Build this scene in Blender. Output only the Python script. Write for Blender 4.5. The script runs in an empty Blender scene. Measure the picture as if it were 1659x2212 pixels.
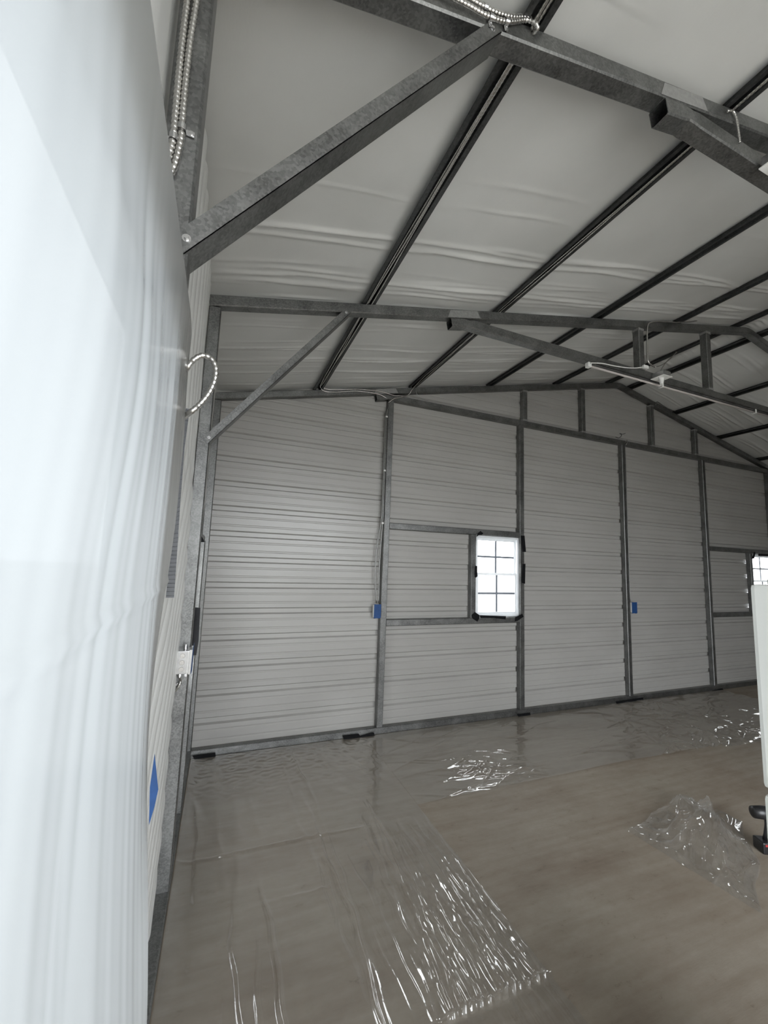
import bpy, bmesh, math, random
import numpy as np
from mathutils import Vector, Matrix, noise
random.seed(7); rng = np.random.default_rng(7)
scn = bpy.context.scene
COL = scn.collection

# ------------------------------------------------------------------ camera
W, H = 1659, 2212
F, YAW, PITCH, ROLL = 875.32, .3749, .1168, .0374
CAM = Vector((.1092, -3.8431, 1.6802))
fwd = Vector((math.sin(YAW)*math.cos(PITCH), math.cos(YAW)*math.cos(PITCH), math.sin(PITCH)))
rt0 = Vector((math.cos(YAW), -math.sin(YAW), 0)); up0 = rt0.cross(fwd)
RT = rt0*math.cos(ROLL)+up0*math.sin(ROLL); UP = -rt0*math.sin(ROLL)+up0*math.cos(ROLL)
cd = bpy.data.cameras.new('camera'); cam = bpy.data.objects.new('camera', cd); COL.objects.link(cam)
cam.matrix_world = Matrix((( RT.x, UP.x, -fwd.x, CAM.x), (RT.y, UP.y, -fwd.y, CAM.y), (RT.z, UP.z, -fwd.z, CAM.z), (0, 0, 0, 1)))
cd.sensor_fit = 'HORIZONTAL'; cd.sensor_width = 4.2; cd.lens = F/W*4.2
cd.clip_start = .01; cd.clip_end = 500
cd.dof.use_dof = True; cd.dof.focus_distance = 3.2; cd.dof.aperture_fstop = 2.2
scn.camera = cam
scn.view_settings.view_transform = 'Standard'; scn.view_settings.look = 'None'
scn.view_settings.gamma = 1; scn.view_settings.use_curve_mapping = False
scn.view_settings.exposure = 0.0

# ------------------------------------------------------------------ sky: even overcast
SKY = 11.5
wd = bpy.data.worlds.new('overcast_sky'); scn.world = wd; wd.use_nodes = True
bgn = wd.node_tree.nodes['Background']; bgn.inputs[0].default_value = (.92, .96, 1.0, 1); bgn.inputs[1].default_value = SKY

def portal(name, loc, rot, sx, sy):
    l = bpy.data.lights.new(name, 'AREA'); l.shape = 'RECTANGLE'; l.size = sx; l.size_y = sy
    l.cycles.is_portal = True
    o = bpy.data.objects.new(name, l); o.location = loc; o.rotation_euler = rot; COL.objects.link(o)
# sampling portals at the openings (they emit nothing themselves)
HP = math.pi/2
portal('portal_added_door', (1.8, -6.03, 1.45), (HP, 0, 0), 3.2, 2.9)  # open door behind the camera is unseen, added as the main light source
portal('portal_side_door', (-.12, -3.73, 1.03), (0, -HP, 0), 2.0, 1.4)
portal('portal_window_side', (-.12, -1.145, 1.27), (0, -HP, 0), .92, .56)
portal('portal_window_a', (3.05, .12, 1.54), (-HP, 0, 0), .6, .9)
portal('portal_window_b', (8.23, .12, 1.54), (-HP, 0, 0), .6, .9)

# ------------------------------------------------------------------ geometry of the place
S = .0635                                   # square tube
YF, YM, YN = 0.0, -1.4968, -2.9984          # camera-side face of the three frames
XR, ZR, ZE = 5.0964, 4.1974, 3.0722         # underside of rafter at ridge and at wall
SL = (ZR-ZE)/XR; CS = 1/math.sqrt(1+SL*SL); SN = SL*CS
WD = 2*XR                                   # room width between post faces
YB = -6.0                                   # front wall
def under(x): return ZE+SL*x if x <= XR else ZR-SL*(x-XR)
def rtop(x): return under(x)+S/CS

def ray(u, v): return RT*((u-W/2)/F)+UP*(-(v-H/2)/F)+fwd
def PY(u, v, y): r = ray(u, v); return CAM+r*((y-CAM.y)/r.y)
def PX(u, v, x): r = ray(u, v); return CAM+r*((x-CAM.x)/r.x)
def PZ(u, v, z=0): r = ray(u, v); return CAM+r*((z-CAM.z)/r.z)

# ------------------------------------------------------------------ materials
def new_mat(name):
    m = bpy.data.materials.new(name); m.use_nodes = True; nt = m.node_tree
    return m, nt, nt.nodes, nt.links, nt.nodes['Principled BSDF']
def ramp(ns, ls, src, stops):
    r = ns.new('ShaderNodeValToRGB'); e = r.color_ramp.elements
    while len(e) < len(stops): e.new(.5)
    for el, (p, c) in zip(e, stops): el.position = p; el.color = (*c, 1)
    ls.new(src, r.inputs[0]); return r
def tex(ns, ls, kind, scale, stretch=(1, 1, 1), coord='Object', **kw):
    tc = ns.new('ShaderNodeTexCoord'); mp = ns.new('ShaderNodeMapping'); mp.inputs['Scale'].default_value = stretch
    ls.new(tc.outputs[coord], mp.inputs[0]); t = ns.new(kind)
    ls.new(mp.outputs[0], t.inputs['Vector']); t.inputs['Scale'].default_value = scale
    for k, v in kw.items(): t.inputs[k].default_value = v
    return t
def bump(ns, ls, src, bs, strength, dist=.01):
    b = ns.new('ShaderNodeBump'); b.inputs['Strength'].default_value = strength; b.inputs['Distance'].default_value = dist
    ls.new(src, b.inputs['Height']); ls.new(b.outputs[0], bs.inputs['Normal'])
def galv(name, lo, hi, rough=.42, metal=.85, scale=60):
    m, nt, ns, ls, bs = new_mat(name)
    v = tex(ns, ls, 'ShaderNodeTexVoronoi', scale)
    n = tex(ns, ls, 'ShaderNodeTexNoise', 9, Detail=6)
    mx = ns.new('ShaderNodeMath'); mx.operation = 'MULTIPLY_ADD'; mx.inputs[1].default_value = .35
    sp = ns.new('ShaderNodeSeparateColor'); ls.new(v.outputs['Color'], sp.inputs[0])
    ls.new(sp.outputs[0], mx.inputs[0]); ls.new(n.outputs['Fac'], mx.inputs[2])
    r = ramp(ns, ls, mx.outputs[0], [(.35, lo), (.95, hi)])
    ls.new(r.outputs[0], bs.inputs['Base Color'])
    bs.inputs['Metallic'].default_value = metal
    rr = ns.new('ShaderNodeMapRange'); rr.inputs[3].default_value = rough-.1; rr.inputs[4].default_value = rough+.12
    ls.new(mx.outputs[0], rr.inputs[0]); ls.new(rr.outputs[0], bs.inputs['Roughness'])
    bump(ns, ls, n.outputs['Fac'], bs, .06, .004)
    return m
def plain(name, c, rough=.5, metal=0, var=.0, scale=20, bmp=0, spec=.5):
    m, nt, ns, ls, bs = new_mat(name); bs.inputs['Specular IOR Level'].default_value = spec
    bs.inputs['Roughness'].default_value = rough; bs.inputs['Metallic'].default_value = metal
    n = tex(ns, ls, 'ShaderNodeTexNoise', scale, Detail=4)
    r = ramp(ns, ls, n.outputs['Fac'], [(.3, tuple(x*(1-var) for x in c)), (.7, tuple(min(1, x*(1+var)) for x in c))])
    ls.new(r.outputs[0], bs.inputs['Base Color'])
    if bmp: bump(ns, ls, n.outputs['Fac'], bs, bmp, .002)
    return m
M = {}
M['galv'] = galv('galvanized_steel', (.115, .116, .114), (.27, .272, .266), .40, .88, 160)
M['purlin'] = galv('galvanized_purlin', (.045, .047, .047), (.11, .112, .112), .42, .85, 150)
M['conduit'] = plain('conduit_steel', (.60, .585, .56), .27, .95, .1, 80)
M['conduit_dark'] = plain('conduit_dull', (.30, .30, .29), .38, .9, .15, 60)
M['zinc'] = plain('zinc_hardware', (.6, .6, .6), .25, .95, .08, 50)
M['black_tape'] = plain('black_tape', (.008, .008, .009), .6, 0, .3, 40, .2, .12)
M['blue_tape'] = plain('blue_painters_tape', (.011, .058, .19), .62, 0, .12, 30, .3)
M['grey_tape'] = plain('grey_duct_tape', (.085, .088, .095), .5, 0, .1, 40)
M['black'] = plain('black_plastic', (.014, .014, .015), .35, 0, .2)
M['red'] = plain('red_plastic', (.35, .03, .03), .4)
M['white'] = plain('white_plastic', (.80, .80, .78), .35, 0, .02)
M['enamel'] = plain('white_enamel', (.86, .87, .84), .30, 0, .015, 6)
M['gasket'] = plain('brown_gasket', (.10, .045, .035), .7, 0, .3, 60)
M['vinyl'] = plain('white_vinyl', (.72, .74, .76), .35, 0, .03)
M['muntin'] = plain('grey_muntin', (.12, .135, .16), .5, 0, .03)
M['diffuser'] = plain('light_diffuser', (.48, .44, .42), .4)
M['weld'] = plain('silver_weld_paint', (.33, .33, .32), .5, .5, .12, 60)

def panel_mat():
    m, nt, ns, ls, bs = new_mat('painted_steel_sheet')
    n = tex(ns, ls, 'ShaderNodeTexNoise', 1.3, (1, 1, 2), Detail=5)
    r = ramp(ns, ls, n.outputs['Fac'], [(.3, (.375, .365, .345)), (.7, (.415, .405, .385))])
    ls.new(r.outputs[0], bs.inputs['Base Color']); bs.inputs['Roughness'].default_value = .31
    n2 = tex(ns, ls, 'ShaderNodeTexNoise', 40, (1, 1, 1), Detail=3); bump(ns, ls, n2.outputs['Fac'], bs, .03, .004)
    return m
M['panel'] = panel_mat()
def insul_mat():
    m, nt, ns, ls, bs = new_mat('white_insulation_facing')
    n = tex(ns, ls, 'ShaderNodeTexNoise', 2.0, Detail=6)
    r = ramp(ns, ls, n.outputs['Fac'], [(.3, (.60, .60, .58)), (.7, (.68, .68, .66))])
    ls.new(r.outputs[0], bs.inputs['Base Color']); bs.inputs['Roughness'].default_value = .36
    w = tex(ns, ls, 'ShaderNodeTexNoise', 130, (1, .35, 1), Detail=2); bump(ns, ls, w.outputs['Fac'], bs, .07, .004)
    return m
M['insul'] = insul_mat()
def concrete():
    m, nt, ns, ls, bs = new_mat('concrete_slab')
    n = tex(ns, ls, 'ShaderNodeTexNoise', 1.1, (1, 2.2, 1), Detail=9, Roughness=.62)
    s = tex(ns, ls, 'ShaderNodeTexNoise', 3.0, (.5, 6, 1), Detail=6)
    mx = ns.new('ShaderNodeMix'); mx.data_type = 'RGBA'; mx.blend_type = 'MIX'; mx.inputs[0].default_value = .35
    r1 = ramp(ns, ls, n.outputs['Fac'], [(.30, (.200, .150, .108)), (.48, (.285, .240, .192)), (.70, (.335, .298, .245))])
    r2 = ramp(ns, ls, s.outputs['Fac'], [(.35, (.21, .170, .128)), (.65, (.33, .292, .240))])
    ls.new(r1.outputs[0], mx.inputs[6]); ls.new(r2.outputs[0], mx.inputs[7])
    v = tex(ns, ls, 'ShaderNodeTexNoise', 9, (1, 1.8, 1), Detail=8, Roughness=.75)
    r3 = ramp(ns, ls, v.outputs['Fac'], [(.30, (.50, .46, .41)), (.40, (.90, .88, .86)), (.60, (1.0, 1.0, 1.0)), (.75, (1.10, 1.10, 1.10))])
    m2 = ns.new('ShaderNodeMix'); m2.data_type = 'RGBA'; m2.blend_type = 'MULTIPLY'; m2.inputs[0].default_value = .8
    ls.new(mx.outputs[2], m2.inputs[6]); ls.new(r3.outputs[0], m2.inputs[7])
    ls.new(m2.outputs[2], bs.inputs['Base Color']); bs.inputs['Roughness'].default_value = .62
    g = tex(ns, ls, 'ShaderNodeTexNoise', 55, (.5, 3, 1), Detail=5); bump(ns, ls, g.outputs['Fac'], bs, .12, .004)
    return m
M['concrete'] = concrete()
def film_mat(name, rough=.11, gain=2.6, add=.0, haze=.04, nscale=22, bmp=.22):
    m, nt, ns, ls, bs = new_mat(name); ns.remove(bs); out = ns['Material Output']
    tr = ns.new('ShaderNodeBsdfTransparent'); tr.inputs[0].default_value = (.98, .98, .975, 1)
    gl = ns.new('ShaderNodeBsdfGlossy'); gl.inputs['Roughness'].default_value = rough; gl.inputs[0].default_value = (1, 1, 1, 1)
    df = ns.new('ShaderNodeBsdfDiffuse'); df.inputs[0].default_value = (.8, .8, .8, 1)
    n = tex(ns, ls, 'ShaderNodeTexNoise', nscale, Detail=4)
    b = ns.new('ShaderNodeBump'); b.inputs['Strength'].default_value = bmp; b.inputs['Distance'].default_value = .004
    ls.new(n.outputs['Fac'], b.inputs['Height']); ls.new(b.outputs[0], gl.inputs['Normal'])
    fr = ns.new('ShaderNodeFresnel'); fr.inputs[0].default_value = 1.45; ls.new(b.outputs[0], fr.inputs['Normal'])
    ma = ns.new('ShaderNodeMath'); ma.operation = 'MULTIPLY_ADD'; ma.use_clamp = True
    ma.inputs[1].default_value = gain; ma.inputs[2].default_value = add; ls.new(fr.outputs[0], ma.inputs[0])
    mi = ns.new('ShaderNodeMath'); mi.operation = 'MINIMUM'; mi.inputs[1].default_value = .28; ls.new(ma.outputs[0], mi.inputs[0]); ma = mi
    a = ns.new('ShaderNodeMixShader'); a.inputs[0].default_value = haze; ls.new(tr.outputs[0], a.inputs[1]); ls.new(df.outputs[0], a.inputs[2])
    c = ns.new('ShaderNodeMixShader'); ls.new(ma.outputs[0], c.inputs[0]); ls.new(a.outputs[0], c.inputs[1]); ls.new(gl.outputs[0], c.inputs[2])
    ls.new(c.outputs[0], out.inputs[0]); return m
M['film'] = film_mat('clear_polythene')
M['film_crumple'] = film_mat('clear_polythene_crumpled', .08, 2.2, .01, .05)
M['film_window'] = film_mat('clear_polythene_taut', .1, .5, .0, .006, 12, .2)
M['glass'] = film_mat('window_glass', .01, 1.0, .0, .0, 5, 0)
def milky_mat():
    m, nt, ns, ls, bs = new_mat('milky_polythene'); ns.remove(bs); out = ns['Material Output']
    tl = ns.new('ShaderNodeBsdfTranslucent'); tl.inputs[0].default_value = (.148, .161, .170, 1)
    df = ns.new('ShaderNodeBsdfDiffuse'); df.inputs[0].default_value = (.62, .62, .60, 1)
    tr = ns.new('ShaderNodeBsdfTransparent'); tr.inputs[0].default_value = (.9, .9, .9, 1)
    gl = ns.new('ShaderNodeBsdfGlossy'); gl.inputs['Roughness'].default_value = .22
    a = ns.new('ShaderNodeMixShader'); a.inputs[0].default_value = .45; ls.new(tl.outputs[0], a.inputs[1]); ls.new(df.outputs[0], a.inputs[2])
    b = ns.new('ShaderNodeMixShader'); b.inputs[0].default_value = .01; ls.new(a.outputs[0], b.inputs[1]); ls.new(tr.outputs[0], b.inputs[2])
    c = ns.new('ShaderNodeMixShader'); fr = ns.new('ShaderNodeFresnel'); fr.inputs[0].default_value = 1.4
    ls.new(fr.outputs[0], c.inputs[0]); ls.new(b.outputs[0], c.inputs[1]); ls.new(gl.outputs[0], c.inputs[2])
    ls.new(c.outputs[0], out.inputs[0]); return m
M['milky'] = milky_mat()
M['ground'] = plain('outdoor_gravel', (.38, .37, .345), .9, 0, .25, .6)

# ------------------------------------------------------------------ helpers
def mesh_obj(name, verts, faces, mat, parent=None, smooth=False):
    me = bpy.data.meshes.new(name); me.from_pydata([tuple(v) for v in verts], [], faces); me.update()
    me.materials.append(M[mat])
    if smooth: me.polygons.foreach_set('use_smooth', [True]*len(me.polygons))
    o = bpy.data.objects.new(name, me); COL.objects.link(o)
    if parent: o.parent = parent
    return o
def bm_obj(name, bm, mat, parent=None, smooth=False):
    bmesh.ops.recalc_face_normals(bm, faces=bm.faces[:])
    me = bpy.data.meshes.new(name); bm.to_mesh(me); bm.free(); me.materials.append(M[mat])
    if smooth: me.polygons.foreach_set('use_smooth', [True]*len(me.polygons))
    o = bpy.data.objects.new(name, me); COL.objects.link(o)
    if parent: o.parent = parent
    return o
def empty(name, loc=(0, 0, 0)):
    o = bpy.data.objects.new(name, None); COL.objects.link(o); o.empty_display_size = .1
    return o
def tag(o, label, cat, group=None):
    o['label'] = label; o['category'] = cat
    if group: o['group'] = group
    return o
def struct(o): o['kind'] = 'structure'; return o
def add_box(bm, lo, hi, bev=0):
    r = bmesh.ops.create_cube(bm, size=1)
    for v in r['verts']:
        v.co = Vector([lo[i]+(v.co[i]+.5)*(hi[i]-lo[i]) for i in range(3)])
    if bev:
        es = list({e for v in r['verts'] for e in v.link_edges})
        bmesh.ops.bevel(bm, geom=es, offset=bev, segments=2, affect='EDGES', profile=.6)
def box_obj(name, lo, hi, mat, parent=None, bev=0):
    bm = bmesh.new(); add_box(bm, lo, hi, bev); return bm_obj(name, bm, mat, parent)
def section(w, h, c=.005):
    a, b = w/2, h/2
    return [(-a+c, -b), (a-c, -b), (a, -b+c), (a, b-c), (a-c, b), (-a+c, b), (-a, b-c), (-a, -b+c)]
def sweep(name, path, sec, side, mat, parent=None, hollow=0, cap=True, smooth=False, scales=None):
    """sweep a section (side, normal) along a polyline; side = fixed sideways vector"""
    path = [Vector(p) for p in path]; side = Vector(side).normalized(); n = len(path); k = len(sec)
    vs, fs = [], []
    def ring(sc):
        base = len(vs)
        for i, p in enumerate(path):
            d1 = (path[i]-path[i-1]).normalized() if i else None
            d2 = (path[i+1]-path[i]).normalized() if i < n-1 else None
            if d1 is None: t = d2; f = 1
            elif d2 is None: t = d1; f = 1
            else: t = (d1+d2).normalized(); f = 1/max(.3, t.dot(d1))
            nn = t.cross(side).normalized()
            sa, sb = scales[i] if scales else (1, 1)
            for a, b in sc: vs.append(p+side*(a*sa)+nn*(b*f*sb))
        return base
    b0 = ring(sec)
    for i in range(n-1):
        for j in range(k):
            j2 = (j+1) % k
            fs.append((b0+i*k+j, b0+i*k+j2, b0+(i+1)*k+j2, b0+(i+1)*k+j))
    if hollow:
        sc2 = [(a*(1-hollow), b*(1-hollow)) for a, b in sec]; b1 = ring(sc2)
        for i in range(n-1):
            for j in range(k):
                j2 = (j+1) % k
                fs.append((b1+i*k+j2, b1+i*k+j, b1+(i+1)*k+j, b1+(i+1)*k+j2))
        for e, i in ((0, 0), (1, n-1)):
            for j in range(k):
                j2 = (j+1) % k; q = (b0+i*k+j, b1+i*k+j, b1+i*k+j2, b0+i*k+j2); fs.append(q if not e else q[::-1])
    elif cap:
        fs.append(tuple(range(b0+k-1, b0-1, -1))); fs.append(tuple(range(b0+(n-1)*k, b0+n*k)))
    o = mesh_obj(name, vs, fs, mat, parent, smooth)
    bm = bmesh.new(); bm.from_mesh(o.data); bmesh.ops.recalc_face_normals(bm, faces=bm.faces[:]); bm.to_mesh(o.data); bm.free()
    return o
SQ = section(S, S)
def smooth_path(pts, step):
    """Catmull-Rom through points, resampled at an even step"""
    P = [Vector(p) for p in pts]
    if len(P) == 2: dense = [P[0].lerp(P[1], t/20) for t in range(21)]
    else:
        Q = [P[0]*2-P[1]]+P+[P[-1]*2-P[-2]]; dense = []
        for i in range(1, len(Q)-2):
            a, b, c, d = Q[i-1:i+3]
            for t in range(16):
                t /= 16
                dense.append(.5*((2*b)+(c-a)*t+(2*a-5*b+4*c-d)*t*t+(3*b-a-3*c+d)*t**3))
        dense.append(P[-1])
    L = [0]
    for i in range(1, len(dense)): L.append(L[-1]+(dense[i]-dense[i-1]).length)
    n = max(2, int(L[-1]/step)); out = []; j = 0
    for i in range(n+1):
        s = L[-1]*i/n
        while j < len(L)-2 and L[j+1] < s: j += 1
        t = (s-L[j])/max(1e-9, L[j+1]-L[j]); out.append(dense[j].lerp(dense[j+1], min(1, t)))
    return out
def cable(name, pts, r, mat='conduit', rib=0, sides=8, step=None, parent=None):
    """round cable; rib > 0 gives the spiral-wound ridges of flexible metal conduit"""
    step = step or (.0028 if rib else .015)
    path = smooth_path(pts, step); vs, fs = [], []
    n = len(path); nrm = None
    for i, p in enumerate(path):
        t = (path[min(n-1, i+1)]-path[max(0, i-1)]).normalized()
        if nrm is None: nrm = t.orthogonal().normalized()
        nrm = (nrm-t*nrm.dot(t)).normalized(); bn = t.cross(nrm)
        rr = r*(1-rib*(0, .25, 1, .25)[i % 4]) if rib else r
        for k in range(sides):
            a = 2*math.pi*k/sides; vs.append(p+nrm*(rr*math.cos(a))+bn*(rr*math.sin(a)))
    for i in range(n-1):
        for k in range(sides):
            k2 = (k+1) % sides; fs.append((i*sides+k, i*sides+k2, (i+1)*sides+k2, (i+1)*sides+k))
    fs.append(tuple(range(sides-1, -1, -1))); fs.append(tuple(range((n-1)*sides, n*sides)))
    return mesh_obj(name, vs, fs, mat, parent, True)
def poly_plate(name, pts, nrm, th, mat, parent=None):
    """flat polygon with thickness"""
    nrm = Vector(nrm).normalized(); bm = bmesh.new()
    a = [bm.verts.new(Vector(p)) for p in pts]; b = [bm.verts.new(Vector(p)+nrm*th) for p in pts]
    n = len(a); bm.faces.new(a); bm.faces.new(b[::-1])
    for i in range(n): bm.faces.new((a[i], b[i], b[(i+1) % n], a[(i+1) % n]))
    return bm_obj(name, bm, mat, parent)
def grid(name, us, vs_, fn, mat, parent=None, skip=None, smooth=True):
    nu, nv = len(us), len(vs_)
    verts = [fn(u, v) for u in us for v in vs_]; faces = []
    for i in range(nu-1):
        for j in range(nv-1):
            if skip and skip((us[i]+us[i+1])/2, (vs_[j]+vs_[j+1])/2): continue
            faces.append((i*nv+j, (i+1)*nv+j, (i+1)*nv+j+1, i*nv+j+1))
    return mesh_obj(name, verts, faces, mat, parent, smooth)
def lin(a, b, n): return [a+(b-a)*i/n for i in range(n+1)]
def N(x, y, z=0.): return noise.noise(Vector((x, y, z)))
def strap(parent, p, nrm, along, r, w=.012):
    """one-hole strap: band over a cable plus screw tab"""
    p, n, a = Vector(p), Vector(nrm).normalized(), Vector(along).normalized(); s = a.cross(n)
    vs, fs = [], []
    prof = [(-r*1.15, -r*.9)]+[(-r*1.15*math.cos(t), r*1.1*math.sin(t)) for t in lin(0, math.pi, 6)]+[(r*1.15, -r*.9), (r*3.2, -r*.9)]
    for q in (-w/2, w/2):
        for x, y in prof: vs.append(p+s*x+n*y+a*q)
        for x, y in prof: vs.append(p+s*x*1.001+n*(y+.0015)+a*q)
    k = len(prof)
    for i in range(k-1):
        fs += [(i, i+1, 2*k+i+1, 2*k+i), (k+i, 3*k+i, 3*k+i+1, k+i+1), (i, k+i, k+i+1, i+1), (2*k+i, 2*k+i+1, 3*k+i+1, 3*k+i)]
    o = mesh_obj('strap', vs, fs, 'zinc', parent)
    screw(o, p+s*(r*2.3)-n*(r*.9-.0015), n, .004)
    return o
def screw(parent, p, nrm, r):
    bm = bmesh.new(); n = Vector(nrm).normalized()
    rot = n.to_track_quat('Z', 'Y').to_matrix().to_4x4()
    bmesh.ops.create_cone(bm, cap_ends=True, segments=6, radius1=r, radius2=r*.85, depth=r*1.1, matrix=Matrix.Translation(Vector(p)+n*r*.5) @ rot)
    bmesh.ops.create_cone(bm, cap_ends=True, segments=12, radius1=r*1.6, radius2=r*1.6, depth=r*.3, matrix=Matrix.Translation(Vector(p)+n*r*.12) @ rot)
    return bm_obj('screw', bm, 'zinc', parent)

# ------------------------------------------------------------------ floor, ground
struct(box_obj('floor', (-.16, YB-.06, -.12), (WD+.16, .10, 0), 'concrete'))
struct(box_obj('ground', (-60, -70, -.5), (70, 60, -.13), 'ground'))

# ------------------------------------------------------------------ far wall: ribbed sheets laid horizontally
RIB0, RP = .2606, .2286
YP = S+.0015
WIN = [(2.752, 3.351), (7.930, 8.520)]; WZ0, WZ1 = 1.088, 1.992
def panel_profile(z0, z1, off):
    pts = []
    for k in range(-1, 19):
        zc = RIB0+RP*k
        pts += [(zc-.030, 0), (zc-.018, .022), (zc+.018, .022), (zc+.030, 0)]
        for m in (RP/3, 2*RP/3): pts += [(zc+m-.010, 0), (zc+m-.004, .0035), (zc+m+.004, .0035), (zc+m+.010, 0)]
    def yat(z):
        for (a, ya), (b, yb) in zip(pts, pts[1:]):
            if a <= z <= b: return ya+(yb-ya)*(z-a)/max(1e-9, b-a)
        return 0
    zs = sorted({round(z, 5) for z, _ in pts if z0 < z < z1} | {round(z0, 5), round(z1, 5)} | {q for q in (WZ0, WZ1) if z0 < q < z1})
    return [(z, YP+off+yat(z)) for z in zs]
wb = struct(empty('wall_back'))
def xspan(z):
    top0 = ZE+S*1.03+.06
    if z <= top0: return -.075, WD+.075
    x = (z-top0)/SL; return x, WD-x
bounds = [.030]+[RIB0+RP*k for k in (2, 6, 10, 14, 18)]
for i in range(5):
    z0 = bounds[i]-(.032 if i else 0); z1 = min(bounds[i+1]+.045, ZR+S+.05)
    prof = panel_profile(z0, z1, .0018*(i % 2)); vs, fs = [], []
    for z, y in prof:
        a, b = xspan(z)
        xs = [a, WIN[0][0], WIN[0][1], WIN[1][0], WIN[1][1], b]
        if z > 2.2: xs = [a+(b-a)*t/5 for t in range(6)]
        vs += [(x, y, z) for x in xs]
    for r in range(len(prof)-1):
        zm = (prof[r][0]+prof[r+1][0])/2
        for c in range(5):
            if c in (1, 3) and WZ0 < zm < WZ1: continue
            fs.append((r*6+c, r*6+c+1, (r+1)*6+c+1, (r+1)*6+c))
    mesh_obj('wall_panel', vs, fs, 'panel', wb)

# ------------------------------------------------------------------ side and front walls (left wall carries the loose insulation)
DOOR = (-4.44, -2.999, .02, 2.08)           # opening beside the camera, covered by the hanging sheet
LWIN = (-1.425, -.865, .80, 1.735)         # small window between middle frame and corner
wl = struct(empty('wall_left'))
def in_open(y, z): return (DOOR[0] < y < DOOR[1] and DOOR[2] < z < DOOR[3]) or (LWIN[0] < y < LWIN[1] and LWIN[2] < z < LWIN[3])
def left_outer(y, z): return (-.088, y, z)
ys = sorted(set(lin(YB, .09, 8)) | {DOOR[0], DOOR[1], LWIN[0], LWIN[1]}); zs = sorted(set(lin(0, 3.25, 4)) | {DOOR[2], DOOR[3], LWIN[2], LWIN[3]})
grid('outer_sheet', ys, zs, left_outer, 'panel', wl, in_open, False)
def left_ins(y, z):
    # film sags between posts; pleats run diagonally down towards the middle post
    d = min(abs(y-YN-S/2), abs(y-YM-S/2), abs(y-YF-S/2))
    b = min(1, max(0, d-.04)/.10)
    ple = abs(math.sin((z*1.0-(y-YM)*1.15)*17+2.2*N(y*1.3, z*1.7, 3)))**.6
    ple2 = abs(math.sin(y*24+2*N(y, z*.8, 9)))**.7
    hi = max(0, min(1, (z-1.9)/.3))
    edge = 1 if y < YM else .35
    x = -.0745+b*(.006+(.023*ple*edge)*(1-hi)+.016*ple2*hi)+.004*N(y*3, z*3, 1)
    if d < S/2+.01: x = min(x, -.066)
    return (x, y, z)
ys = sorted(set(lin(YB, -4.44, 12)) | set(lin(-4.44, -3.0, 30)) | set(lin(-2.999, 0.06, 190)) | {LWIN[0], LWIN[1]})
zs = sorted(set(lin(0, 3.12, 210)) | {DOOR[3], LWIN[2], LWIN[3]})
grid('insulation_film', ys, zs, left_ins, 'insul', wl, in_open)
struct(box_obj('wall_right', (WD+.075, YB, 0), (WD+.11, .09, 3.25), 'panel'))
wf = bmesh.new()
add_box(wf, (-.12, YB-.05, 0), (.2, YB, 4.4)); add_box(wf, (3.4, YB-.05, 0), (WD+.1, YB, 4.4)); add_box(wf, (.2, YB-.05, 2.9), (3.4, YB, 4.4))  # gap between the boxes: unseen doorway, added to let in the main light
struct(bm_obj('wall_front', wf, 'panel'))

# ------------------------------------------------------------------ ceiling: insulation facing draped over the purlins
PURL = [.873, 1.905, 2.925, 3.955, 4.90]; PURR = [WD-x for x in PURL]
ALLP = sorted([-.05]+PURL+PURR+[WD+.05])
wr_rng = random.Random(3)
wrinkles = []      # (y, strength, width, wobble seed)
for y0, n_, sp, st in ((-1.98, 4, .05, 1.3), (-1.70, 12, .18, .7), (-.95, 24, .5, .8), (-.30, 12, .28, .8), (-2.35, 2, .1, .3)):
    for i in range(n_): wrinkles.append((y0+wr_rng.uniform(-sp, sp), st*wr_rng.uniform(.4, 1.1), wr_rng.uniform(.009, .016), wr_rng.uniform(0, 99)))
def ceil_pt(x, y):
    for a, b in zip(ALLP, ALLP[1:]):
        if a <= x <= b+1e-6: break
    t = (x-a)/(b-a); hump = math.sin(math.pi*max(0, min(1, t)))
    h = .040-.020*hump*(1+.5*N(x*.7, y*.8, 4))
    if -3.1 < y:
        w = 0
        for y0, st, wd_, sd in wrinkles:
            yy = y-(y0-.045*hump+.05*N(x*.9, sd)+.012*N(x*4, sd+5))
            if abs(yy) < 4*wd_:
                am = st*max(0, (.75+.5*N(x*1.1, sd+31)) if st > .8 else .3+1.4*N(x*1.1, sd+31))
                w += am*math.exp(-(yy/wd_)**2)
        h -= min(.022, w*.016)*(.35+.65*hump)
        h += .0025*N(x*2.5, y*3.5, 8)
    else: h += .004*N(x*1.5, y*2, 8)
    return (x, y, rtop(x)+h/CS)
xs = sorted(set(np.round(np.concatenate([np.linspace(-.09, WD+.09, 190), ALLP, [XR]]), 4).tolist()))
ys = np.linspace(YB, -3.3, 24).tolist()+np.linspace(-3.28, .07, 420).tolist()
struct(grid('ceiling', xs, ys, ceil_pt, 'insul'))
rf = [(-.13, ZE-SL*.13+.19), (XR, ZR+.19+.02), (WD+.13, ZE-SL*.13+.19)]
rv = [(x, y, z) for y in (YB-.1, .12) for x, z in rf]+[(x, y, z+.03) for y in (YB-.1, .12) for x, z in rf]
struct(mesh_obj('roof', rv, [(0, 1, 4, 3), (1, 2, 5, 4), (6, 9, 10, 7), (7, 10, 11, 8), (0, 6, 7, 1), (1, 7, 8, 2), (3, 4, 10, 9), (4, 5, 11, 10), (0, 3, 9, 6), (2, 8, 11, 5)], 'panel'))

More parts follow.
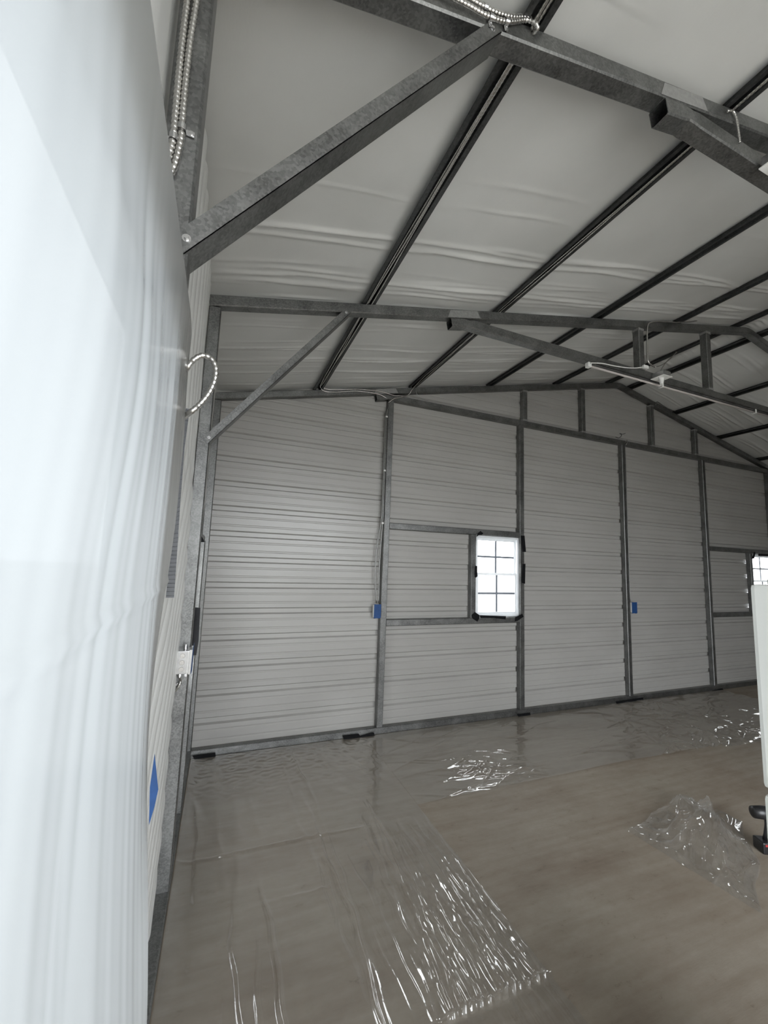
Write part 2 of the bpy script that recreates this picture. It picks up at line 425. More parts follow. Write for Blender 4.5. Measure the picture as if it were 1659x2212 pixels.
# ------------------------------------------------------------------ base rails
bb = struct(sweep('baseboard_back', [(0, S/2, S/2), (WD, S/2, S/2)], SQ, (0, 1, 0), 'galv'))
bl = struct(sweep('baseboard_left', [(-S/2, DOOR[1], S/2), (-S/2, S, S/2)], SQ, (1, 0, 0), 'galv'))

# ------------------------------------------------------------------ portal frames
TIEX, TIEZ = 1.4924, 3.368       # start of the tie stub, underside of the level tie
STUDS = [3.44, 4.40, 5.733, 6.695]
XB, ZB, ZBB = .7474, 3.225, 2.2675
def frame(yf, label, braces=True, tie=True, studs=STUDS):
    yc = yf+S/2; t = empty('steel_frame')
    tag(t, label, 'steel frame', 'roof frames of square tube')
    cz = S/2/CS
    # post
    for x in (-S/2, WD+S/2):
        sweep('post', [(x, yc, S+.0005), (x, yc, ZE-SL*S-.002)], SQ, (0, 1, 0), 'galv', t)
    # rafter with a softly bent ridge
    path = [(-S, yc, ZE-SL*S+cz)]
    for dx in (-.10, -.05, 0, .05, .10):
        x = XR+dx; path.append((x, yc, ZR+cz-SL*abs(dx)-(.006 if dx == 0 else 0)))
    path.append((WD+S, yc, ZE-SL*S+cz))
    raf = sweep('rafter', path, SQ, (0, 1, 0), 'galv', t)
    # tie: open stub lying under the rafter, pinched bend, then level
    o = .0007+S/2/CS
    def st(x): return under(x)-o
    zt = TIEZ+S/2
    xb_ = (zt+o-ZE)/SL
    pth = [(TIEX, yc, st(TIEX)), (xb_-.045, yc, st(xb_-.045)), (xb_-.012, yc, st(xb_-.012)-.002), (xb_+.012, yc, zt-.006), (xb_+.05, yc, zt)]
    scl = [(1, 1), (1, 1), (1.04, .84), (1.07, .80), (1, 1)]; scl = scl+scl[::-1]
    pth += [(WD-x, y, z) for x, y, z in reversed(pth)]
    sweep('tie_beam', pth, SQ, (0, 1, 0), 'galv', t, hollow=.07, scales=scl)
    wx = (TIEX-.03, xb_+.10)
    for mm in (lambda x: x, lambda x: WD-x):
        poly_plate('weld_paint', [(mm(x), yf-.0004, under(x)+dz) for x, dz in ((wx[0], .002), (wx[0]+.02, .055), (wx[1]-.03, .060), (wx[1], .004))], (0, -1, 0), .0005, 'weld', raf)
    for x in studs:
        p = sweep('web_post', [(x, yc, TIEZ+S+.0005), (x, yc, under(x)-.0005-SL*S/2)], SQ, (0, 1, 0), 'galv', t)
        for z0, z1 in ((TIEZ+S+.001, TIEZ+S+.022), (under(x)-SL*S/2-.022, under(x)-SL*S/2-.001)):
            box_obj('weld_paint', (x-S/2-.0008, yf-.0008, z0), (x+S/2+.0008, yf+S+.0008, z1), 'weld', p)
    if braces:
        for s in (1, -1):
            m = (lambda x: x) if s == 1 else (lambda x: WD-x)
            d = Vector((XB+.0064, 0, ZB-ZBB)).normalized(); nn = Vector((-d.z, 0, d.x))
            w = .040; off = nn*(w/2)
            a = Vector((-.0064, 0, ZBB))+off; b = Vector((XB, 0, ZB))+off+d*.015
            # C channel open upwards, clasping post and rafter
            th = .0022; yi0, yi1 = -.0030, S+.0030
            secs = [((yi0, yi0+th), (-w/2, w/2)), ((yi1-th, yi1), (-w/2, w/2)), ((yi0, yi1), (-w/2, -w/2+th))]
            bm = bmesh.new()
            for (y0, y1), (n0, n1) in secs:
                vv = []
                for p in (a, b):
                    for yy, q in ((y0, n0), (y1, n0), (y1, n1), (y0, n1)):
                        co = p+nn*q; vv.append(bm.verts.new((m(co.x), yf+yy, co.z)))
                for f in ((0, 1, 2, 3), (7, 6, 5, 4), (0, 4, 5, 1), (1, 5, 6, 2), (2, 6, 7, 3), (3, 7, 4, 0)): bm.faces.new([vv[i] for i in f])
            br = bm_obj('knee_brace', bm, 'galv', t)
            for e, sg in ((a, 1), (b, -1)):
                q = e+d*(.028*sg); screw(br, (m(q.x), yf-.003, q.z), (0, -1, 0), .0055)
    return t
fF = frame(YF, 'steel portal frame standing against the far ribbed gable wall', braces=False)
fM = frame(YM, 'steel portal frame with slim knee brace and light tube under its tie beam')
fN = frame(YN, 'big steel portal frame with wide knee brace and two conduits up its post', studs=[])

# ------------------------------------------------------------------ end wall posts and window rails
POSTS = [1.6908, 3.4168, 5.1537, 6.8676, 8.585]
plabel = ['steel wall post beside the blue taped box and slack conduits, nearest the corner',
          'steel wall post with black tape patches along the right side of the window',
          'steel wall post under the roof ridge with a blue taped box on its right side',
          'steel wall post catching a bright vertical glint, between ridge post and second window',
          'steel wall post on the far side of the second window']
for i, (x, lb) in enumerate(zip(POSTS, plabel)):
    top = TIEZ-.0008 if i else under(1.63)-.0635/CS-.004
    o = sweep('wall_post', [(x-S/2, S/2, S+.0008), (x-S/2, S/2, top)], SQ, (0, 1, 0), 'galv')
    tag(o, lb, 'post', 'upright posts of the gable wall')
HZ0, HZ1 = 1.995, 2.0585; SZ0, SZ1 = 1.020, 1.0835
for k, (a, b, nm) in enumerate(((POSTS[0], POSTS[1]-S, 'first'), (POSTS[3], POSTS[4]-S, 'second'))):
    side = 'window with taped clear film' if k == 0 else 'window partly behind the white refrigerator'
    tag(sweep('header_rail', [(a+.001, S/2, (HZ0+HZ1)/2), (b-.001, S/2, (HZ0+HZ1)/2)], SQ, (0, 1, 0), 'galv'), 'horizontal steel rail above the '+side, 'rail', 'rails over windows')
    tag(sweep('sill_rail', [(a+.001, S/2, (SZ0+SZ1)/2), (b-.001, S/2, (SZ0+SZ1)/2)], SQ, (0, 1, 0), 'galv'), 'horizontal steel rail below the '+side, 'rail', 'rails under windows')
    xj = WIN[k][0]-.004-S/2-.026
    tag(sweep('jamb_post', [(xj+.026, S/2, SZ1+.001), (xj+.026, S/2, HZ0-.001)], SQ, (0, 1, 0), 'galv'), 'short steel jamb upright left of the '+side, 'post', 'window jambs')

# ------------------------------------------------------------------ windows of the far wall
def gable_window(name, x0, x1, tape):
    t = struct(empty(name)); z0, z1 = WZ0, WZ1; y0, y1 = .022, .070; w = .026
    bm = bmesh.new()
    for lo, hi in (((x0, y0, z0), (x0+w, y1, z1)), ((x1-w, y0, z0), (x1, y1, z1)), ((x0+w, y0, z1-w), (x1-w, y1, z1)), ((x0+w, y0, z0), (x1-w, y1, z0+w))):
        add_box(bm, lo, hi, .002)
    bm_obj('window_frame', bm, 'vinyl', t)
    zm = (z0+z1)/2+.02
    for k, (a, b, yy) in enumerate(((zm-.012, z1-w-.001, .050), (z0+w+.001, zm+.016, .032))):
        s = bmesh.new(); q = .020; xa, xb = x0+w+.001, x1-w-.001
        for lo, hi in (((xa, yy, a), (xa+q, yy+.016, b)), ((xb-q, yy, a), (xb, yy+.016, b)), ((xa+q, yy, b-q-.006), (xb-q, yy+.016, b)), ((xa+q, yy, a), (xb-q, yy+.016, a+q+.006))): add_box(s, lo, hi, .0015)
        sash = bm_obj('sash', s, 'vinyl', t)
        ia, ib, ja, jb = xa+q, xb-q, a+q+.006, b-q-.006; xc, jc = (ia+ib)/2, (ja+jb)/2; mw = .0115
        box_obj('muntin', (xc-mw, yy+.004, ja), (xc+mw, yy+.012, jb), 'muntin', sash)
        box_obj('muntin', (ia, yy+.0045, jc-mw), (ib, yy+.0115, jc+mw), 'muntin', sash)
        for (px0, px1) in ((ia, xc-mw), (xc+mw, ib)):
            for (pz0, pz1) in ((ja, jc-mw), (jc+mw, jb)):
                mesh_obj('pane', [(px0, yy+.008, pz0), (px1, yy+.008, pz0), (px1, yy+.008, pz1), (px0, yy+.008, pz1)], [(0, 1, 2, 3)], 'glass', sash)
    return t
gable_window('window_1', *WIN[0], True); gable_window('window_2', *WIN[1], True)
# film over the windows
def wfilm(x0, x1, z0, z1, label, sd):
    def f(u, v):
        y = -.0035-.006*abs(N(u*9, v*5, sd))-.004*abs(N(u*22+v*9, v*11, sd+4))
        return (u, y, v)
    o = grid('plastic_sheet', lin(x0, x1, 40), lin(z0, z1, 54), f, 'film_window')
    tag(o, label, 'plastic sheet', 'clear films over windows')
wfilm(2.735, 3.405, 1.05, 2.035, 'clear plastic film taped over the window with black tape patches', 2)
wfilm(7.915, 8.57, 1.05, 2.035, 'clear plastic film taped over the window behind the white refrigerator', 7)
def wtape(pix, label, y=-.0125, th=.0015, group='black tape on the window film'):
    o = poly_plate('tape_patch', [PY(u, v, y) for u, v in pix], (0, -1, 0), th, 'black_tape')
    tag(o, label, 'tape', group); return o
wtape([(1029, 1160), (1032, 1152), (1038, 1147), (1044, 1152), (1041, 1155), (1034, 1156)], 'small black tape tab at the upper left corner of the taped window')
wtape([(1126, 1157), (1133, 1157), (1136, 1192), (1129, 1192)], 'upper black tape patch on the post beside the taped window')
wtape([(1129, 1218), (1135, 1218), (1134, 1261), (1127, 1259)], 'lower black tape patch on the post beside the taped window')
wtape([(1027, 1222), (1031, 1223), (1031, 1245), (1028, 1248), (1026, 1246)], 'little black tape tab halfway up the left edge of the taped window')
wtape([(1019, 1329), (1026, 1322), (1036, 1329), (1035, 1336), (1031, 1343), (1021, 1336)], 'black tape piece folded over the lower left window corner')
wtape([(1036, 1329), (1093, 1331), (1092, 1338), (1066, 1335), (1038, 1335)], 'long black tape strip along the bottom of the window film')
wtape([(1114, 1333), (1128, 1326), (1131, 1332), (1118, 1341), (1113, 1342)], 'black tape piece across the lower right window corner')
wtape([(1623, 1207), (1629, 1192), (1632, 1194), (1629, 1207)], 'black tape tab at the upper left corner of the half hidden window', group='black tape on the half hidden window')
wtape([(1638, 1196), (1662, 1197), (1662, 1202), (1638, 1201)], 'black tape strip along the top of the half hidden window', group='black tape on the half hidden window')
def rtape(pix, label, y=-.016):
    pts = [PY(u, v, y) for u, v in pix]
    for p in pts: p.z = max(.0022, min(.075, p.z))
    o = poly_plate('tape_strip', pts, (0, -1, 0), .0014, 'black_tape'); tag(o, label, 'tape', 'black tape along the base rail')
rtape([(416, 1633), (465, 1626), (466, 1637), (420, 1644)], 'short black tape strip on the base rail in the room corner')
rtape([(740, 1589), (775, 1585), (778, 1590), (808, 1582), (809, 1594), (790, 1592), (775, 1599), (743, 1601)], 'twisted black tape strip on the base rail left of the first wall post')
rtape([(1118, 1543), (1145, 1539), (1146, 1548), (1120, 1553)], 'small black tape strip on the base rail at the window post')
rtape([(1330, 1516), (1389, 1507), (1390, 1516), (1332, 1525)], 'long black tape strip on the base rail at the ridge post')
rtape([(1537, 1492), (1560, 1487), (1563, 1493), (1540, 1497)], 'thin black tape strip on the base rail at the glinting post')

# ------------------------------------------------------------------ purlins
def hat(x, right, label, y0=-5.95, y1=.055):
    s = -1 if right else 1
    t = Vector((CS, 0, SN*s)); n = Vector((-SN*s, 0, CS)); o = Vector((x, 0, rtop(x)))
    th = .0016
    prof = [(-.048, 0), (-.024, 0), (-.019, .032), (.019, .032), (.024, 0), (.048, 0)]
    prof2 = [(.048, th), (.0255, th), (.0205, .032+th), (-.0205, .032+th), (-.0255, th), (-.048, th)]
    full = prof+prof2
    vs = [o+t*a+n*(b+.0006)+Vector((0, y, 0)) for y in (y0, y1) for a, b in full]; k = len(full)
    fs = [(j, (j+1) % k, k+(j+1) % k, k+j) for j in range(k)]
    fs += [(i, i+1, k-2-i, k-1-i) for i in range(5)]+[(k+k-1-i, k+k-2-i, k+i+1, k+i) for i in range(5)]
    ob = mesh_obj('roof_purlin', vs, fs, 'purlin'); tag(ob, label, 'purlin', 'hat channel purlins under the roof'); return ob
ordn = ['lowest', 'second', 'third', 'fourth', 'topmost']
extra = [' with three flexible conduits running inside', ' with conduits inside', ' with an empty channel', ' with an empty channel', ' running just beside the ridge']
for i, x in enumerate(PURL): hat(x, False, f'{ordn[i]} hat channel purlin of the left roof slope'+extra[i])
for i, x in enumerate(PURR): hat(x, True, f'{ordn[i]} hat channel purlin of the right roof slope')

def on_roof(x, y, h, dx=0):       # point in a purlin channel: dx across, h above flange
    t = Vector((CS, 0, SN)); n = Vector((-SN, 0, CS)); o = Vector((x, y, rtop(x))); return o+t*dx+n*h

# ------------------------------------------------------------------ conduits
def conduit(name, pts, r, label, rib=.27, mat='conduit', step=None, sides=8, group='flexible metal conduits', cat='conduit'):
    o = cable(name, pts, r, mat, rib, sides, step); tag(o, label, cat, group); return o
RR = .0072
# pair on the near post
yn = YN-.009
c1 = conduit('flexible_conduit', [PY(u, v, yn) for u, v in ((412, -60), (405, 0), (394, 90), (385, 180), (379, 250), (374, 300), (362, 350))]+[PY(343, 412, YN-.002)], RR, 'left one of two ribbed metal conduits strapped to the near frame post')
c2 = conduit('flexible_conduit', [PY(u, v, yn) for u, v in ((432, -60), (425, 0), (411, 90), (401, 180), (394, 260), (391, 300), (378, 355), (362, 385))]+[PY(340, 425, YN-.003)], RR, 'right one of two ribbed metal conduits strapped to the near frame post')
strap(c1, PY(375, 298, yn), (0, -1, 0), (0, 0, -1), RR); strap(c2, PY(393, 277, yn), (0, -1, 0), (0, 0, 1), RR)
# along the near rafter into the first purlin
pr = [PY(u, v, YN-.010) for u, v in ((905, -42), (965, -12), (1012, 12), (1050, 33), (1095, 47), (1135, 43))]+[PY(1155, 50, YN-.02), PY(1158, 66, YN-.012), on_roof(.873, YN+.06, .012, -.01)]
c3 = conduit('flexible_conduit', pr, RR, 'ribbed metal conduit strapped along the near rafter and curling into the purlin')
pr2 = [PY(u, v, YN-.010) for u, v in ((925, -50), (985, -20), (1030, 6), (1070, 26), (1105, 36), (1130, 37))]+[PY(1146, 42, YN-.012), PY(1150, 58, YN-.004), on_roof(.873, YN+.05, .016, .002)]
c4 = conduit('flexible_conduit', pr2, RR, 'upper ribbed metal conduit beside the strapped one on the near rafter')
strap(c3, PY(1060, 38, YN-.010), (0, -1, 0), (1, 0, .2), RR); strap(c3, PY(1094, 47, YN-.010), (0, -1, 0), (1, 0, .2), RR); strap(c4, PY(1048, 16, YN-.010), (0, -1, 0), (-1, 0, -.2), RR)
# runs inside the lowest purlin
def run(x, lane, y0, y1, sd, tail=()):
    pts = []
    for y in np.arange(y0, y1, .22):
        dx = lane+.007*math.sin(y*2.1+sd)+.004*N(y*1.7, sd); dx = max(-.0165, min(.0165, dx))
        pts.append(on_roof(x, float(y), -.004+.006*math.sin(y*3+sd*2)+.004, dx))
    return pts+list(tail)
yw = YF-.008
tA = [on_roof(.873, -.12, 0, -.006), PY(690, 828, -.04), PY(697, 843, yw), PY(720, 847, yw), PY(770, 845, yw), PY(815, 851, yw), PY(835, 860, yw)]
tB = [on_roof(.873, -.12, 0, .006), PY(694, 826, -.04), PY(702, 839, yw), PY(725, 842, yw), PY(775, 841, yw), PY(822, 846, yw), PY(850, 854, yw), PY(866, 855, yw)]
conduit('flexible_conduit', run(.873, -.012, -3.6, -.25, 1.0, tA), .0050, 'leftmost conduit inside the lowest purlin, turning along the far rafter', step=.0035)
conduit('flexible_conduit', run(.873, .001, -3.6, -.25, 2.6, tB), .0050, 'middle conduit inside the lowest purlin, turning along the far rafter', step=.0035)
conduit('flexible_conduit', run(.873, .013, -3.6, -.06, 4.4), .0050, 'rightmost conduit inside the lowest purlin', step=.0035)
tC = [PY(893, 838, -.06), PY(883, 852, yw-.004), PY(868, 858, yw-.008), PY(852, 861, yw-.012), PY(839, 870, yw)]
conduit('flexible_conduit', run(1.905, -.010, -3.6, -.25, .4, tC), .0050, 'left conduit inside the second purlin, swinging down to the first wall post', step=.0035)
conduit('flexible_conduit', run(1.905, .010, -3.6, -.06, 2.2), .0050, 'right conduit inside the second purlin', step=.0035)
conduit('wire', [PY(u, v, -.012) for u, v in ((896, 838), (900, 850), (906, 858), (916, 864), (925, 866))], .003, 'thin wire dangling where the second purlin meets the gable', rib=0, mat='conduit_dark', cat='wire')
# down the first wall post to the blue box
xb = POSTS[0]-S
def down(dxs, label):
    z_ = [3.30, 3.18, 3.0, 2.7, 2.4, 2.15, 2.0, 1.85, 1.6, 1.42, 1.245]
    pts = [(xb-.010+d, .012, z) for z, d in zip(z_, dxs)]
    return conduit('flexible_conduit', pts, .006, label, rib=0, mat='conduit_dark', step=.03)
d1 = down([.03, 0, 0, 0, 0, 0, -.005, -.012, -.018, -.016, -.012], 'straight dull conduit clipped down the first wall post to the blue box')
d2 = down([.02, -.012, -.013, -.013, -.013, -.014, -.025, -.05, -.062, -.055, -.034], 'slack dull conduit bowing away from the first wall post above the blue box')
for z in (3.18, 2.6, 2.05): box_obj('cable_clip', (xb-.024, .003, z-.008), (xb-.001, .021, z+.008), 'white', d1)
# loop between the hanging sheet and middle post
yl = -2.86
lp = [PY(u, v, y) for u, v, y in ((392, 812, -2.80), (404, 795, yl), (418, 778, yl), (437, 768, yl), (456, 775, yl), (466, 795, yl), (464, 820, yl), (452, 848, yl), (432, 873, yl), (412, 890, yl), (396, 902, -2.80))]
conduit('flexible_conduit', lp, .0066, 'short loop of ribbed metal conduit sticking out behind the hanging milky sheet', rib=.2)
# second purlin drop at the near tie
conduit('flexible_conduit', [PY(u, v, YN-.008) for u, v in ((1572, 240), (1583, 240), (1590, 255), (1595, 285), (1598, 308))], .005, 'short conduit dropping from the second purlin behind the near tie beam', rib=.15)
# wires of the middle frame
ym = YM-.0095
conduit('wire', [PY(u, v, ym) for u, v in ((1602, 655), (1570, 668), (1535, 682), (1500, 693), (1460, 696), (1430, 694), (1408, 696), (1399, 705), (1398, 740), (1399, 775), (1404, 786), (1415, 793))], .0065, 'grey cable looping from the fourth purlin along the rafter and down the web post', rib=0, mat='conduit', cat='wire')
conduit('wire', [PY(u, v, ym-.01) for u, v in ((1415, 793), (1430, 788), (1448, 775), (1461, 760))], .004, 'grey wire slanting up from the tie beam beside the white connector', rib=0, cat='wire')
conduit('wire', [PY(u, v, ym-.012) for u, v in ((1422, 812), (1430, 795), (1443, 778), (1462, 761))], .004, 'grey wire rising from the square white plate', rib=0, cat='wire')
conduit('wire', [PY(u, v, YF-.01) for u, v in ((1330, 944), (1337, 946), (1343, 940), (1338, 936), (1345, 938), (1351, 936))], .004, 'small dark tangle of wire ends on the gable tie beam', rib=0, mat='black', cat='wire')
conduit('wire', [(POSTS[2]+.008, .01, z) for z in (3.40, 3.2, 2.6, 2.0, 1.5, 1.25)], .005, 'thin dull conduit running down the ridge post', rib=0, mat='conduit_dark', step=.04)
conduit('wire', [PY(u, v, -.008) for u, v in ((1351, 956), (1355, 950), (1354, 958))]+[(POSTS[2]+.008, .0, 3.38)], .004, 'short wire end curling at the top of the ridge post', rib=0, cat='wire')
conduit('wire', [PY(u, v, YF-.008) for u, v in ((1416, 874), (1420, 868), (1432, 876), (1446, 884), (1460, 888), (1475, 884))], .005, 'cable running along the right far rafter from the gable stud', rib=0, mat='conduit_dark', cat='wire')
conduit('wire', [(5.733-.012, -.008, z) for z in (TIEZ+.08, 3.7, under(5.733)-.05)], .004, 'thin cable running up the first stud right of the ridge', rib=0, mat='conduit_dark', cat='wire')

# ------------------------------------------------------------------ light tube and plates under the middle tie
lt = empty('light_tube'); tag(lt, 'long slim light tube clipped under the middle tie beam', 'light')
zl = TIEZ-.022; yl2 = YM+.020
bmx = bmesh.new(); bmesh.ops.create_cone(bmx, cap_ends=True, segments=14, radius1=.009, radius2=.009, depth=2.9, matrix=Matrix.Translation((2.83+1.45, yl2, zl-.006)) @ Matrix.Rotation(HP, 4, 'Y'))
bm_obj('diffuser', bmx, 'diffuser', lt, True)
box_obj('housing', (2.83, yl2-.010, zl+.004), (5.73, yl2+.010, zl+.020), 'galv', lt, .002)
ec = box_obj('end_cap', (2.795, yl2-.019, zl-.022), (2.832, yl2+.019, zl+.020), 'white', lt, .006)
box_obj('end_cap', (5.728, yl2-.019, zl-.022), (5.765, yl2+.019, zl+.020), 'white', lt, .006)
for x in (3.70, 5.12):
    bm = bmesh.new(); add_box(bm, (x-.012, yl2-.018, zl-.021), (x+.012, yl2+.018, zl-.0188)); add_box(bm, (x-.012, yl2-.018, zl-.0188), (x+.012, yl2-.0155, zl+.021)); add_box(bm, (x-.012, yl2+.0155, zl-.0188), (x+.012, yl2+.018, zl+.021))
    bm_obj('clip', bm, 'white', lt)
cd1 = conduit('power_cord', [PY(u, v, YM-.012) for u, v in ((1276, 784), (1300, 785), (1325, 790), (1350, 794), (1372, 795), (1388, 793))], .0045, 'white cord feeding the light tube end through a white connector', rib=0, mat='white', cat='cord', group='white cords')
a = PY(1394, 793, YM-.012); box_obj('connector', (a.x-.03, YM-.024, a.z-.014), (a.x+.03, YM-.002, a.z+.014), 'white', cd1, .004)
def outlet_plate(x, y, z, label):
    t = empty('outlet_plate'); tag(t, label, 'outlet', 'square white plates under tie beams')
    box_obj('plate', (x-.058, y-.058, z-.006), (x+.058, y+.058, z), 'white', t, .002)
    box_obj('box', (x-.05, y-.05, z+.0005), (x+.05, y+.05, z+.045), 'zinc', t, .003)
    bm = bmesh.new(); bmesh.ops.create_cone(bm, cap_ends=True, segments=16, radius1=.013, radius2=.022, depth=.05, matrix=Matrix.Translation((x, y, z-.031)))
    add_box(bm, (x-.006, y-.012, z-.075), (x+.006, y+.012, z-.056), .003)
    bm_obj('plug', bm, 'white', t)
    for s in (-1, 1): screw(t, (x+s*.035, y, z-.006), (0, 0, -1), .003)
q = PY(1405, 819, YM-.003); outlet_plate(q.x+.058, q.y-.058, q.z, 'square white outlet plate with plug beside the middle tie beam')
q = PY(1638, 364, YN-.003); outlet_plate(q.x+.058, q.y-.058, q.z, 'square white outlet plate beside the tie beam of the frame with the wide brace')

# ------------------------------------------------------------------ taped boxes
def wall_box(x0, x1, z0, z1, label, y=-.004):
    t = empty('junction_box'); tag(t, label, 'junction box', 'electrical boxes covered with blue tape')
    box_obj('box', (x0, y+.001, z0), (x1, .048, z1), 'zinc', t, .003)
    cv = poly_plate('tape_cover', [(x0-.003, y, z0-.008), (x0+.03, y, z0-.003), (x1-.02, y, z0-.009), (x1+.003, y, z0-.002), (x1+.002, y, z1+.004), (x0+.02, y, z1+.002), (x0-.002, y, z1+.006)], (0, -1, 0), .0015, 'blue_tape', t)
    cv['label'] = 'blue painters tape'
    poly_plate('tape_flap', [(x0-.0035, y, z0+.004), (x0-.0035, .03, z0+.002), (x0-.0035, .034, z1-.004), (x0-.0035, y, z1)], (-1, 0, 0), .001, 'white', t)
wall_box(1.556, 1.624, 1.105, 1.232, 'blue taped electrical box on the left side of the first wall post')
wall_box(5.176, 5.268, 1.105, 1.240, 'blue taped electrical box on the right side of the ridge post')
t = empty('junction_box'); tag(t, 'galvanized electrical box with round knockouts and blue taped front on the middle frame post', 'junction box', 'electrical boxes covered with blue tape')
bx0, bx1, by0, by1, bz0, bz1 = -.056, .000, YM-.106, YM-.001, 1.095, 1.203
box_obj('box', (bx0, by0, bz0), (bx1, by1, bz1), 'zinc', t, .003)
for k in range(3):
    z = bz0+.022+k*.032; bm = bmesh.new()
    bmesh.ops.create_cone(bm, cap_ends=True, segments=20, radius1=.0115, radius2=.0105, depth=.002, matrix=Matrix.Translation((bx0+.027, by0-.0006, z)) @ Matrix.Rotation(HP, 4, 'X'))
    bm_obj('knockout', bm, 'conduit', t)
box_obj('mud_ring', (bx1+.0003, by0+.004, bz0-.004), (bx1+.013, by1-.002, bz1+.004), 'zinc', t, .001)
cv = poly_plate('tape_cover', [(bx1+.0135, by0+.001, bz0-.002), (bx1+.0135, by1, bz0-.012), (bx1+.0135, by1+.004, bz1+.016), (bx1+.0135, by0+.004, bz1+.010)], (1, 0, 0), .0014, 'blue_tape', t); cv['label'] = 'blue painters tape'
for (dx, z, zz) in ((.034, bz1, 1), (.018, bz0, -1), (.046, bz0, -1)):
    bm = bmesh.new(); bmesh.ops.create_cone(bm, cap_ends=True, segments=12, radius1=.010, radius2=.008, depth=.022, matrix=Matrix.Translation((bx0+dx, by0+.05, z+zz*.0115)))
    bm_obj('cable_connector', bm, 'zinc', t)
cM = conduit('flexible_conduit', [(bx0+.018, by0+.05, bz0-.025)]+[PY(u, v, YM-.03) for u, v in ((390, 1470), (386, 1482))]+[PY(374, 1498, YM-.02), PY(360, 1512, YM-.02), PY(346, 1528, YM-.03)], .0062, 'thin ribbed conduit leaving the knockout box down across the middle post', rib=.18)
strap(cM, PY(389, 1477, YM-.012), (0, -1, 0), (.3, 0, -1), .0062)

# ------------------------------------------------------------------ window in the left wall (seen edge-on) with taped film
t = struct(empty('window_3'))
for lo, hi in (((-.085, LWIN[0], LWIN[2]), (-.030, LWIN[0]+.03, LWIN[3])), ((-.085, LWIN[1]-.03, LWIN[2]), (-.030, LWIN[1], LWIN[3])), ((-.085, LWIN[0]+.03, LWIN[2]), (-.030, LWIN[1]-.03, LWIN[2]+.03)), ((-.085, LWIN[0]+.03, LWIN[3]-.03), (-.030, LWIN[1]-.03, LWIN[3]))):
    box_obj('window_frame', lo, hi, 'vinyl', t, .003)
zm = (LWIN[2]+LWIN[3])/2
box_obj('meeting_rail', (-.075, LWIN[0]+.03, zm-.014), (-.045, LWIN[1]-.03, zm+.014), 'vinyl', t, .002)
for a, b in ((LWIN[2]+.03, zm-.014), (zm+.014, LWIN[3]-.03)):
    mesh_obj('pane', [(-.06, LWIN[0]+.03, a), (-.06, LWIN[1]-.03, a), (-.06, LWIN[1]-.03, b), (-.06, LWIN[0]+.03, b)], [(0, 1, 2, 3)], 'glass', t)
tag(sweep('jamb_post', [(-S/2, LWIN[1]+.003+S/2, S+.001), (-S/2, LWIN[1]+.003+S/2, 1.76)], SQ, (1, 0, 0), 'galv'), 'bright lit steel jamb of the side window behind the middle post', 'post', 'side window frame')
for nm, z, lb in (('sill_rail', LWIN[2]-.005-S/2, 'steel rail under the side window between middle post and corner'), ('header_rail', 1.76+S/2, 'steel rail over the side window between middle post and corner')):
    tag(sweep(nm, [(-.049, YM+S+.001, z), (-.049, -.001, z)], section(.028, S, .004), (1, 0, 0), 'galv'), lb, 'rail', 'side window frame')
def sfilm(y, z):
    k = max(0, (y+.86)/.15)
    if y < -.868: return (-.052+.004*abs(N(y*14, z*8)), y, z)
    return (.0035+.032*k*(.45+.55*math.sin(max(0, min(1, (z-.98)/.76))*math.pi))+.004*abs(N(y*14, z*8)), y, z)
tag(grid('plastic_sheet', lin(YM+S+.003, -.869, 20)+lin(-.8675, -.72, 12), lin(.98, 1.745, 40), sfilm, 'film_window'), 'clear plastic film over the side window bulging past its bright jamb', 'plastic sheet', 'clear films over windows')
def jtape(pix, lb, y):
    tag(poly_plate('tape_patch', [PY(u, v, y) for u, v in pix], (0, -1, 0), .0015, 'black_tape'), lb, 'tape', 'black tape on the side window')
jtape([(419, 1312), (433, 1313), (431, 1345), (429, 1385), (424, 1415), (417, 1416), (413, 1400), (414, 1350)], 'tall black tape patch below the bright side window jamb', LWIN[1]-.004)
jtape([(434, 1156), (440, 1166), (442, 1171), (431, 1171)], 'black tape triangle above the bright side window jamb', LWIN[1]-.004)

# ------------------------------------------------------------------ things on the left wall
pts = [PX(u, v, -.030) for u, v in ((358, 1290), (378, 1290), (392, 1080), (398, 960), (410, 880), (404, 880), (388, 965), (380, 1090))]
st_ = [PY(u, v, -2.46) for u, v in ((358, 1291), (376, 1291), (383, 1190), (390, 1080), (399, 965), (410, 884), (402, 882), (386, 968), (378, 1090), (368, 1190))]
gt = poly_plate('duct_tape', st_, (0, -1, 0), .001, 'grey_tape'); tag(gt, 'long grey ribbed tape strip hanging on the wrinkled wall insulation', 'tape')
o = st_
for k in range(46):
    f = (k+.5)/46*4; i = min(3, int(f)); q = f-i
    a = Vector(st_[0]).lerp(st_[0], 0); L_ = [st_[0], st_[9], st_[8], st_[7], st_[6]]; R_ = [st_[1], st_[2], st_[3], st_[4], st_[5]]
    pa, pb = L_[i].lerp(L_[i+1], q), R_[i].lerp(R_[i+1], q)
    cable('tape_thread', [pa+Vector((.0008, -.0012, 0)), pb+Vector((-.0008, -.0012, 0))], .0011, 'grey_tape', 0, 5, .02, gt)
bt = poly_plate('tape_flag', [PY(u, v, -2.50) for u, v in ((334, 1628), (342, 1705), (334, 1742), (322, 1782), (324, 1700))], (0, -1, 0), .0015, 'blue_tape'); tag(bt, 'torn blue tape flag on the wall beside the hanging sheet', 'tape')
tag(poly_plate('tape_strip', [PX(u, v, .0035) for u, v in ((362, 1975), (372, 1918), (374, 1922), (366, 1968))], (1, 0, 0), .0014, 'black_tape'), 'black tape strip at the foot of the middle frame post', 'tape')

